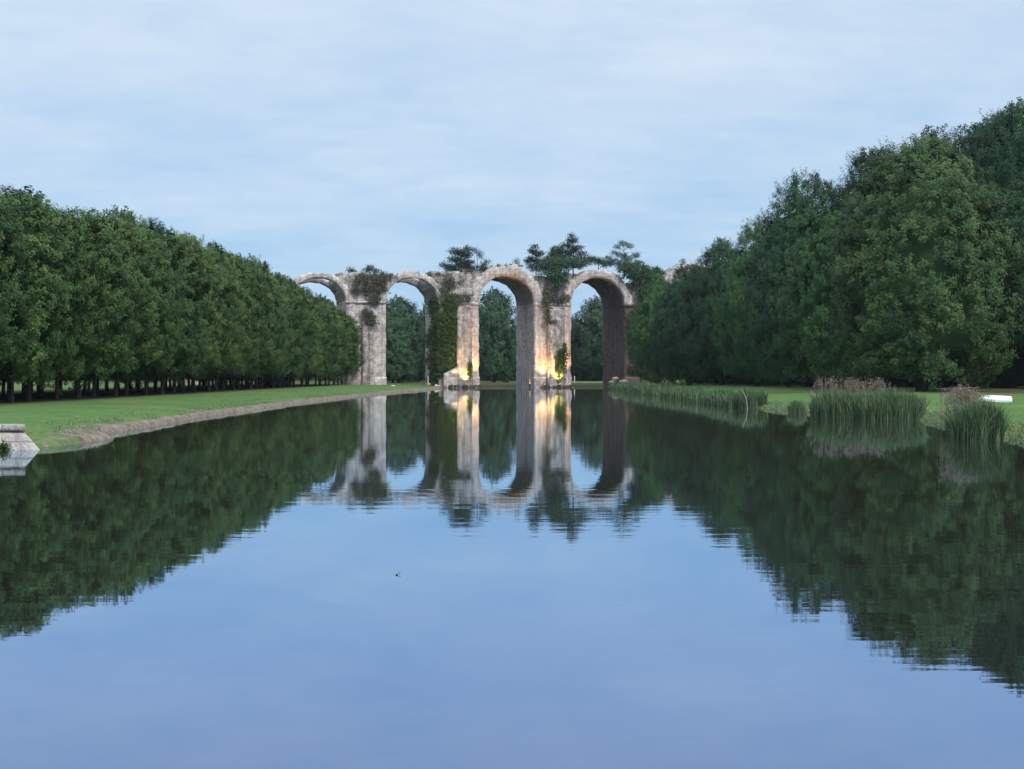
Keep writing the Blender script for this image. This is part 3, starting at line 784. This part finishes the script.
top_tree('broadleaf_bush', 'low green bush between the tallest conifer and the fourth arch', 598, 257, 270, [(593, 261, 5, 3.5), (601, 261, 4, 3), (606, 264, 5, 3)], M['farleaf'], 4.2, .16, 'bush')
top_tree('pine_tree', 'open flat-topped pine over the right side of the fourth arch', 624, 242, 272, [(622, 244, 5, 1.8), (630, 246, 3.5, 1.8), (618, 247, 3, 1.6), (636, 255, 4, 2.4), (614, 253, 3.5, 1.4), (609, 258, 4, 1.6), (621, 255, 6, 2), (627, 259, 6, 2.2), (638, 262, 3, 2.2), (616, 262, 8, 3), (628, 267, 12, 3.5)], M['pine'], 4, .14, trunk_r=.14)
top_tree('broadleaf_bush', 'low dark bush sloping down to the right of the open pine', 650, 270, 285, [(643, 275, 7, 5), (652, 274, 5, 4), (658, 278, 5, 4), (662, 273, 3, 2)], M['farleaf'], 3.5, .18, 'bush')

# ------------------------------------------------------------------ floodlights
def floodlight(name, label, s, t, z, aim, power, col, size=50, lens='lens', blend=.8, scl=1.0):
    p = W(s, t, z); root = thing(name, label, 'floodlight', p, TH, 'floodlights at the foot of the aqueduct')
    b = MB(); b.box((0, 0, -z / 2 - .35), (.10 * scl, .10 * scl, z / 2 + .3)); b.box((0, 0, -.02), (.26 * scl, .10 * scl, .04)); b.build('stand', M['metal'], root)
    b = MB()
    b.tube([(0, -.14 * scl, .10), (0, 0, .16), (0, .10 * scl, .27)], [.10 * scl, .17 * scl, .2 * scl], 12, True); b.build('housing', M['metal'], root)
    b = MB(); b.tube([(0, .12 * scl, .29), (0, .15 * scl, .32)], [.17 * scl, .14 * scl], 12, True); b.build('lens', M[lens], root)
    L = bpy.data.lights.new('lamp', 'SPOT'); L.energy = power; L.color = col; L.spot_size = math.radians(size); L.spot_blend = blend; L.shadow_soft_size = .12
    lo = bpy.data.objects.new('lamp', L); COL.objects.link(lo); lo.parent = root
    lo.location = (0, .2, .42)
    tgt = Vector((aim[0] - s, aim[1] - t, aim[2] - z))
    lo.rotation_euler = tgt.to_track_quat('-Z', 'Y').to_euler()
    return root
warm = (1.0, .60, .24); amber = (1.0, .66, .2)
floodlight('floodlight', 'floodlight at the foot of the ivy-covered pier, glowing on its buttress', s_of(464), -3.0, .35, (s_of(463), -1.2, 7), 3600, warm, 84)
floodlight('floodlight', 'floodlight at the right corner of the ivy-covered pier', s_of(476), -2.0, .35, (s_of(475), 0, 14), 11000, (1, .48, .16), 56)
floodlight('floodlight', 'floodlight among weeds at the left of the centre pier', s_of(542.5), -2.2, .35, (s_of(542), 0, 11), 6500, (1, .54, .18), 72)
floodlight('floodlight', 'brightest floodlight at the centre pier buttress beside its ivy patch', s_of(556), -3.1, .35, (s_of(555.5), -1.2, 6.5), 5600, amber, 82)
floodlight('floodlight', 'floodlight at the right corner of the centre pier', s_of(568), -1.8, .35, (s_of(568), 0, 13), 9500, (1, .42, .12), 40)
floodlight('floodlight', 'small amber floodlight glowing inside the third arch by the water', s_of(537) - .6, 3.6, .4, (s_of(537), 4.4, 3.0), 420, (1, .5, .1), 60, 'lens', .8, 1.3)
floodlight('floodlight', 'floodlight at the left of the ivy-covered pier lighting the ivy edge', s_of(452), -3.4, .35, (s_of(454), -.5, 10), 5200, (1, .6, .14), 42)
g = ground_z(23.5, 290)
ss, _ = SZ(618, 380, -9)
pw = W(ss, -9, 0); gz = ground_z(pw.x, pw.y)
floodlight('floodlight', 'reddish lamp glowing in the grass at the foot of the dark right pier', ss, -9, gz + 1.15, (ss, -8, gz + 2.2), 25, (1, .35, .14), 60, 'lens_red', .8, 1.5)

# rubble and weeds along the foot of the piers
def rocks(name, label, pts, r, mat, cat='stones'):
    b = MB()
    for i, p in enumerate(pts):
        k = r * random.uniform(.6, 1.3)
        V, Fq = blob(p, (k, k * .8, k * .6), 8, 6, .5, i * 3.3); b.add(V, Fq)
    return tag(b.build(name, mat), label, cat)
for nm, a, c, lab, tt in (('weeds', 441, 480, 'dark weeds along the waterline of the ivy-covered pier', -1.9), ('weeds', 538, 571, 'dark weeds along the waterline of the centre pier', -1.9)):
    pts = []
    for _ in range(110):
        px = random.uniform(a, c); s = s_of(px)
        if mnoise.noise(Vector((px * .3, 1, 2))) < -.12: continue
        pts.append(W(s, tt - random.random() * .7, random.uniform(0, .45) + .5 * max(0, mnoise.noise(Vector((px * .4, 5, 2)))))[:])
    tag(link(nm, patch_mesh(nm, M['scrub'], pts, [(0, -.5, .6)] * len(pts), 12, .12, .18, .3)), lab, 'weeds')
    for j in range(7):
        px = a + (c - a) * (j + .5) / 7 + random.uniform(-1, 1)
        tag(rocks('fallen_stone', None, [W(s_of(px), tt - .3, .05)[:]], .45, M['rock'], 'stone'), 'fallen dark stone at the waterline of the ' + ('ivy-covered pier' if a == 441 else 'centre pier'), 'stone', 'fallen stones at the foot of the ' + ('ivy-covered pier' if a == 441 else 'centre pier'))

# mound of stones round the reddish lamp
for j, (dx, dz) in enumerate([(-1.1, 0), (1.0, 0), (-.1, .75), (1.9, -.1)]):
    p = W(ss + dx, -7.9 + .2 * j, gz + .75 + dz)
    tag(rocks('fallen_stone', None, [p[:]], 1.0, M['rock']), 'rough stone in the small heap round the reddish lamp', 'stone', 'stone heap round the reddish lamp')

# ------------------------------------------------------------------ reeds, grass
def reed_mesh(name, bases, hts, mat, width=.05, bend=.35, tint=.5):
    bases = np.array(bases, float); hts = np.array(hts, float); n = len(bases)
    a = RNG.uniform(0, 2 * PI, n); dr = np.stack([np.cos(a), np.sin(a), np.zeros(n)], 1); sd = np.stack([-np.sin(a + RNG.normal(0, 1, n)), np.cos(a), np.zeros(n)], 1); sd = unit(sd)
    bd = np.abs(RNG.normal(0, bend, n))[:, None] * hts[:, None]
    L = []
    for f, w in ((0, .8), (.4, 1), (.75, .8), (1, .08)):
        c = bases + dr * bd * f ** 2 + np.array([0, 0, 1]) * (hts[:, None] * (f - .12 * f * f * (bd / hts[:, None])))
        L.append(c - sd * width * w * .5); L.append(c + sd * width * w * .5)
    V = np.stack(L, 1).reshape(-1, 3)
    o = np.arange(n)[:, None] * 8
    q = np.concatenate([o + np.array([[0, 1, 3, 2]]), o + np.array([[2, 3, 5, 4]]), o + np.array([[4, 5, 7, 6]])], 0)
    t = np.repeat(np.clip(RNG.normal(tint, .22, n), 0, 1), 8)
    return mesh_np(name, V, q, mat, False, t)
def plume_mesh(name, tips, mat, h=.3):
    P = []; 
    tips = np.array(tips, float); m = len(tips); per = 16
    P = (tips[:, None, :] + RNG.normal(size=(m, per, 3)) * np.array([.05, .05, h * .45])).reshape(-1, 3)
    Nn = unit(RNG.normal(size=(m * per, 3)) * np.array([1, 1, .3]))
    V, Fq = leaf_quads(P, Nn, .038, .45)
    return mesh_np(name, V, Fq, mat, False, np.repeat(np.clip(RNG.normal(.5, .25, m * per), 0, 1), 4))

def reed_clump(label, ells, n, h, plumes=0, ph=0, pell=None, width=.05, bend=.22, tint=.5):
    """ells: (cx, cy, rx, ry, height factor)"""
    c0 = ells[0]; root = thing('reed_clump', label, 'reeds', (c0[0], c0[1], 0), 0, 'reed clumps on the right bank')
    B = []; H = []
    tot = sum(e[2] * e[3] for e in ells)
    for e in ells:
        for _ in range(int(n * e[2] * e[3] / tot)):
            a = random.uniform(0, 2 * PI); r = math.sqrt(random.random())
            x = e[0] + e[2] * r * math.cos(a); y = e[1] + e[3] * r * math.sin(a)
            z = max(-.1, ground_z(x, y) - .05)
            B.append((x - c0[0], y - c0[1], z)); H.append(h * e[4] * (1 - .38 * r ** 3) * random.uniform(.72, 1.05))
    link('blades', reed_mesh('blades', B, H, M['reed'], width, bend, tint), root)
    if plumes:
        tips = []; SB = []; SH = []
        for _ in range(plumes):
            e = random.choice(pell or ells); x = max(-1.15, min(1.15, random.gauss(0, .55))) * e[2] + e[0]; y = e[1] + random.uniform(-.6, .6) * e[3]
            z = max(0, ground_z(x, y)); hh = ph * (random.uniform(.76, 1.04) - .10 * ((x - e[0]) / e[2]) ** 2)
            tips.append((x - c0[0], y - c0[1], z + hh)); SB.append((x - c0[0], y - c0[1], z)); SH.append(hh)
        link('stalks', reed_mesh('stalks', SB, SH, M['plume'], .02, .03, .3), root)
        link('plumes', plume_mesh('plumes', tips, M['plume'], .28), root)
    return root
# biggest clump: pixels 822..918
reed_clump('largest tall reed clump on the right bank with pinkish plumes along its top', [(23.1, 85.2, 2.0, 2.2, 1.0), (20.2, 88, 1.4, 1.8, .98), (21.5, 87, 1.6, 1.8, .92)], 5200, 2.1, 200, 2.35, [(20.2, 89, 1.2, 1.4, 1), (21.7, 89, .9, 1.2, 1), (23.2, 89.5, 1.0, 1.2, 1)], .04, .34)
reed_clump('dense dark green reed clump standing in the water at the right edge', [(18.9, 57.5, .62, .9, .92), (19.6, 58, .68, 1.0, 1.0)], 2600, 1.86, 0, 0, None, .035, .3, .34)
reed_clump('loose brownish reeds with pink plumes behind the dark green clump', [(20.2, 62.5, .75, .9, 1)], 800, 1.7, 150, 2.0, [(20.35, 63.2, .9, .8, 1)], .03, .3, .6)
reed_clump('small dull green reed tuft left of the largest reed clump', [(20.55, 101, .6, .8, 1)], 420, 1.15, 0, 0, None, .045, .35)
reed_clump('taller reed tuft closing the near end of the long reed belt', [(19.2, 114.5, .8, 1.4, 1)], 700, 1.9, 0, 0, None, .05, .3, .45)
B = []; H = []
for _ in range(17000):
    y = 114 + (268 - 114) * random.random() ** 1.25; w = 1.3 + .7 * mnoise.noise(Vector((y * .12, 0, 7)))
    x = red(y) - .8 + random.uniform(-1, 1) * w
    hh = 1.25 + .5 * mnoise.noise(Vector((y * .16, 3, 1))) + .35 * mnoise.noise(Vector((y * .6, 3, 1))); hh *= 1 + .25 * min(1, max(0, (y - 150) / 60))
    B.append((x, y, max(-.1, ground_z(x, y) - .05))); H.append(hh * random.uniform(.5, 1.08))
tag(link('reed_belt', reed_mesh('reed_belt', B, H, M['reed'], .06, .3, .42)), 'long low belt of green reeds along the right waterline up to the aqueduct', 'reeds', kind='stuff')
# short grass along both banks
B = []; H = []
for _ in range(26000):
    if random.random() < .45:
        y = random.uniform(48, 200); x = led(y) - abs(random.gauss(0, 1)) * 1.6 - .4
        if mnoise.noise(Vector((x * .4, y * .25, 2))) < .0: continue
    else:
        y = 52 + 70 * random.random(); x = red(y) + abs(random.gauss(0, 1.2)) - .05
    B.append((x, y, ground_z(x, y) - .02)); H.append(random.uniform(.04, .12))
tag(link('bank_grass', reed_mesh('bank_grass', B, H, M['reed'], .04, .4, .6)), 'short rough grass along the water edges', 'grass', kind='stuff')

# ------------------------------------------------------------------ small things
# stone quay end at the left
q = thing('stone_quay', 'pale battered stone quay end with grey coping at the left edge of the water', 'quay', (-17, 50.4, 0))
b = MB()
def qf(u, v, w):
    z = -1.0 + 1.68 * v; xr = .05 - max(0, z) * .95 if z > 0 else .05
    return (-14 + (14 + xr) * u, -.05 + .12 * max(0, z) + w * (1.9 - .2 * z), z) if False else (-14 + (14 + xr - .75 * w) * u, -.05 + .12 * max(0, z) + w * (1.9 - .2 * z), z)
b.solid(40, 10, 12, qf, .025, 2.0, 2); b.build('wall', M['quay'], q)
b = MB(); b.solid(40, 2, 12, lambda u, v, w: (-14 + (13.48 - .45 * w) * u, -.02 + 1.1 * w, .665 + .235 * v), .02, 2.5, 5); b.build('coping', M['quaycap'], q)
pts = [(-18.2 + random.gauss(0, .09), 50.2 - abs(random.gauss(0, .05)), .05 + abs(random.gauss(0, .1))) for _ in range(40)]
tag(link('weed_tuft', patch_mesh('weed_tuft', M['ivy'], pts, [(0, -1, .4)] * 40, 10, .035, .05, .3)), 'small green tuft growing from the quay joint at the waterline', 'weed')
V, Fq = blob((0, 0, 0), (.14, .11, .085), 14, 9, .25, 3)
tag(link('stone', mesh_np('stone', V, Fq, M['stonepale'], True), None, (-18.15 + .0, 59.6, .09)), 'small rounded white stone standing in the shallows by the muddy left bank', 'stone')
b = MB(); V, Fq = blob((-18.45, 59.5, .02), (.16, .1, .05), 10, 6, .4, 8); b.add(V, Fq)
tag(b.build('stone', M['rock']), 'dark wet stone beside the small white stone in the shallows', 'stone')
# mud spit keeps the shallows: upturned boat
bt = thing('dinghy', 'small white upturned dinghy with blue trim lying on the right bank grass', 'boat', (33.3, 96.5, ground_z(33.3, 96.5)), math.radians(-6))
def hull(u, a):
    w = .42 * (1 - .75 * max(0, .55 - u) ** 2 / .30) * (1 - .12 * max(0, u - .6)); hh = .30 * (1 - .55 * max(0, .4 - u) ** 1.5 / .25)
    return Vector(((u - .5) * 2.1, -w * math.cos(a), .04 + hh * abs(math.sin(a)) ** .62))
b = MB(); b.solid(18, 12, 1, lambda u, v, w: hull(u, PI * v) * 1.0 if w > .5 else Vector((hull(u, PI * v).x, hull(u, PI * v).y * .95, hull(u, PI * v).z * .93)), 0)
b.build('hull', M['white'], bt, smooth=True)
b = MB(); b.tube([(-.95, 0, .25), (-.3, 0, .345), (.4, 0, .35), (1.0, 0, .345)], [.03, .035, .035, .03], 6); b.build('keel', M['white'], bt)
b = MB(); b.solid(8, 2, 1, lambda u, v, w: hull(.12 + .22 * u, PI * (.40 + .2 * v)) + Vector((0, 0, .012 + .012 * w)), 0); b.build('trim', M['blue'], bt)
b = MB(); b.solid(20, 1, 1, lambda u, v, w: Vector(((u - .5) * 2.14, -hull(u, 0).y * -1 - .02 - .03 * w, .03 + .05 * v)), 0); b.build('gunwale', M['white'], bt)

bt.rotation_euler = (math.radians(16), math.radians(2.5), math.radians(-6)); bt.location.z += .12

# dead stem in the reeds
b = MB(); b.tube([(18.95, 112.6, -.1), (18.85, 112.5, .7), (18.62, 112.4, 1.25), (18.45, 112.4, 1.55)], [.035, .03, .022, .012], 6)
b.tube([(18.8, 112.5, .8), (18.95, 112.4, 1.2)], [.02, .008], 5)
tag(b.build('dead_branch', M['deadwood']), 'pale dead stem leaning out of the near end of the reed belt', 'branch')
# floating twig on the water
b = MB(); b.tube([(-1.55, 18.9, .005), (-1.535, 18.93, .02), (-1.51, 19.0, .03)], [.006, .005, .003], 6)
V, Fq = blob((-1.556, 18.89, .006), (.014, .014, .012), 8, 5, .4, 1); b.add(V, Fq)
tag(b.build('floating_twig', M['metal']), 'tiny dark twig floating alone in the middle of the open water', 'twig')

def ground_at(px, Y): 
    x = (px - 512) / F * Y; return x, Y, ground_z(x, Y)
# posts and marker
x, y, z = ground_at(428, 290)
p = thing('post', 'pale upright post on the left bank under the second arch', 'post', (x, y, z))
b = MB(); b.tube([(0, 0, -.1), (0, 0, 1.6), (0, 0, 2.0)], [.16, .12, .10], 8); b.build('shaft', M['postwhite'], p)
b = MB(); b.tube([(0, 0, 2.0), (0, 0, 2.05), (0, 0, 2.15)], [.14, .14, .05], 8); b.build('cap', M['postwhite'], p)
x, y, z = ground_at(429.3, 287)
p = thing('marker_box', 'small orange box on short feet at the foot of the pale post', 'box', (x, y, z))
b = MB(); b.box((0, 0, .38), (.26, .2, .22), .1, .85); b.build('housing', M['orange'], p)
for sx in (-.16, .16):
    b = MB(); b.box((sx, 0, .08), (.04, .12, .1)); b.build('foot', M['metal'], p)
x, y, z = ground_at(436, 288)
tag(rocks('stone', None, [(x, y, z + .15), (x + .5, y, z + .1)], .35, M['stonepale']), 'pale loose stones on the left bank between the post and the ivy-covered pier', 'stones')
x, y, z = ground_at(393, 262)
V, Fq = blob((x, y, z + .05), (.45, .4, .14), 10, 6, .3, 3); b = MB(); b.add(V, Fq)
tag(b.build('stone', M['stonepale']), 'flat pale stone lying on the left bank in front of the second arch', 'stone')
x, y, z = ground_at(574.5, 352)
p = thing('post', 'thin white post on the lawn seen at the left inside the fourth arch', 'post', (x, y, z))
b = MB(); b.tube([(0, 0, -.1), (0, 0, 1.2), (0, 0, 1.5)], [.10, .09, .08], 8); b.build('shaft', M['white'], p)
b = MB(); b.tube([(0, 0, 1.5), (0, 0, 1.55), (0, 0, 1.62)], [.12, .12, .04], 8); b.build('cap', M['white'], p)

# ------------------------------------------------------------------ haze
def haze_mat(d):
    m = bpy.data.materials.new('haze_air'); m.use_nodes = True; nt = m.node_tree
    for n in list(nt.nodes): nt.nodes.remove(n)
    out = N(nt, 'ShaderNodeOutputMaterial')
    pv = N(nt, 'ShaderNodeVolumePrincipled'); pv.inputs['Color'].default_value = (.72, .86, 1, 1); pv.inputs['Density'].default_value = d
    nt.links.new(pv.outputs[0], out.inputs['Volume'])
    return m
HAZE = 0.00007
if HAZE:
    b = MB(); b.box((0, 1450, 22), (3100, 1590, 24.5))
    hz = b.build('haze', haze_mat(HAZE)); tag(hz, 'thin evening haze in the air over the canal', 'haze', kind='stuff')

# ------------------------------------------------------------------ sky and light
w = bpy.data.worlds.new('World'); scene.world = w; w.use_nodes = True
nt = w.node_tree; bg = nt.nodes['Background']
sky = N(nt, 'ShaderNodeTexSky', sky_type='NISHITA'); sky.sun_disc = False
SUN_EL, SUN_ROT = math.radians(47), math.radians(150)
sky.sun_elevation = SUN_EL; sky.sun_rotation = SUN_ROT; sky.air_density = 1.0; sky.dust_density = .6; sky.ozone_density = 2.5
tc = N(nt, 'ShaderNodeTexCoord'); gen = tc.outputs['Generated']
sx = N(nt, 'ShaderNodeSeparateXYZ'); nt.links.new(gen, sx.inputs[0])
zc = N(nt, 'ShaderNodeMath', operation='MAXIMUM'); nt.links.new(sx.outputs['Z'], zc.inputs[0]); zc.inputs[1].default_value = 0
za = N(nt, 'ShaderNodeMath', operation='ADD'); nt.links.new(zc.outputs[0], za.inputs[0]); za.inputs[1].default_value = .13
dx = N(nt, 'ShaderNodeMath', operation='DIVIDE'); nt.links.new(sx.outputs['X'], dx.inputs[0]); nt.links.new(za.outputs[0], dx.inputs[1])
dy = N(nt, 'ShaderNodeMath', operation='DIVIDE'); nt.links.new(sx.outputs['Y'], dy.inputs[0]); nt.links.new(za.outputs[0], dy.inputs[1])
cb = N(nt, 'ShaderNodeCombineXYZ'); nt.links.new(dx.outputs[0], cb.inputs[0]); nt.links.new(dy.outputs[0], cb.inputs[1])
n1 = noise_tex(nt, 1.0, 7, .6, cb.outputs[0], (.9, 1.0, 1)); n2 = noise_tex(nt, 4.2, 7, .65, cb.outputs[0], (.7, 1.0, 1))
nm = N(nt, 'ShaderNodeMath', operation='MULTIPLY_ADD'); nt.links.new(n2, nm.inputs[0]); nm.inputs[1].default_value = .52; nt.links.new(n1, nm.inputs[2])
hb = N(nt, 'ShaderNodeMapRange', inp={'From Min': 0.0, 'From Max': .28, 'To Min': -.30, 'To Max': .03}); nt.links.new(sx.outputs['Z'], hb.inputs['Value'])
hs = N(nt, 'ShaderNodeMath', operation='ADD'); nt.links.new(nm.outputs[0], hs.inputs[0]); nt.links.new(hb.outputs[0], hs.inputs[1])
cl = ramp(nt, [(.42, (0, 0, 0)), (1.05, (1, 1, 1))], hs.outputs[0])
grad = ramp(nt, [(0, (3.7, 6.2, 9.0)), (.12, (4.3, 6.5, 9.1)), (.3, (5.2, 6.9, 9.2)), (.6, (9.5, 11.0, 13.0)), (1, (12, 13.5, 15.5))], sx.outputs['Z'])
base = mixrgb(nt, .85, sky.outputs[0], grad.outputs[0])   # thin high overcast veil over the clear-sky model
clc = ramp(nt, [(0, (7.0, 8.1, 9.4)), (.3, (7.2, 8.3, 9.5)), (.6, (12, 13, 14)), (1, (14, 15, 16))], sx.outputs['Z'])
c = mixrgb(nt, cl.outputs[0], base, clc.outputs[0])
nt.links.new(c, bg.inputs['Color']); bg.inputs['Strength'].default_value = .1

L = bpy.data.lights.new('sun', 'SUN'); L.energy = 2.7; L.angle = math.radians(14); L.color = (1, .93, .86)
sun = bpy.data.objects.new('sun', L); COL.objects.link(sun)
d = Vector((math.sin(SUN_ROT) * math.cos(SUN_EL), math.cos(SUN_ROT) * math.cos(SUN_EL), math.sin(SUN_EL)))
sun.rotation_euler = (-d).to_track_quat('-Z', 'Y').to_euler()

# ------------------------------------------------------------------ camera
cam = bpy.data.cameras.new('camera'); co = bpy.data.objects.new('camera', cam); COL.objects.link(co)
co.location = (0, 0, 2.7); co.rotation_euler = (math.radians(90), 0, 0)
cam.sensor_width = 36; cam.lens = 36 * F / 1024; cam.shift_y = -9.5 / 1024
cam.clip_start = .1; cam.clip_end = 8000
scene.camera = co
scene.view_settings.view_transform = 'Standard'; scene.view_settings.look = 'None'
scene.view_settings.exposure = 0; scene.view_settings.gamma = 1
cy = scene.cycles
scene.render.engine = 'CYCLES'
cy.max_bounces = 6; cy.diffuse_bounces = 3; cy.glossy_bounces = 3; cy.transmission_bounces = 1; cy.volume_bounces = 0; cy.transparent_max_bounces = 4
cy.caustics_reflective = False; cy.caustics_refractive = False
cy.use_denoising = True
cy.sample_clamp_indirect = 6
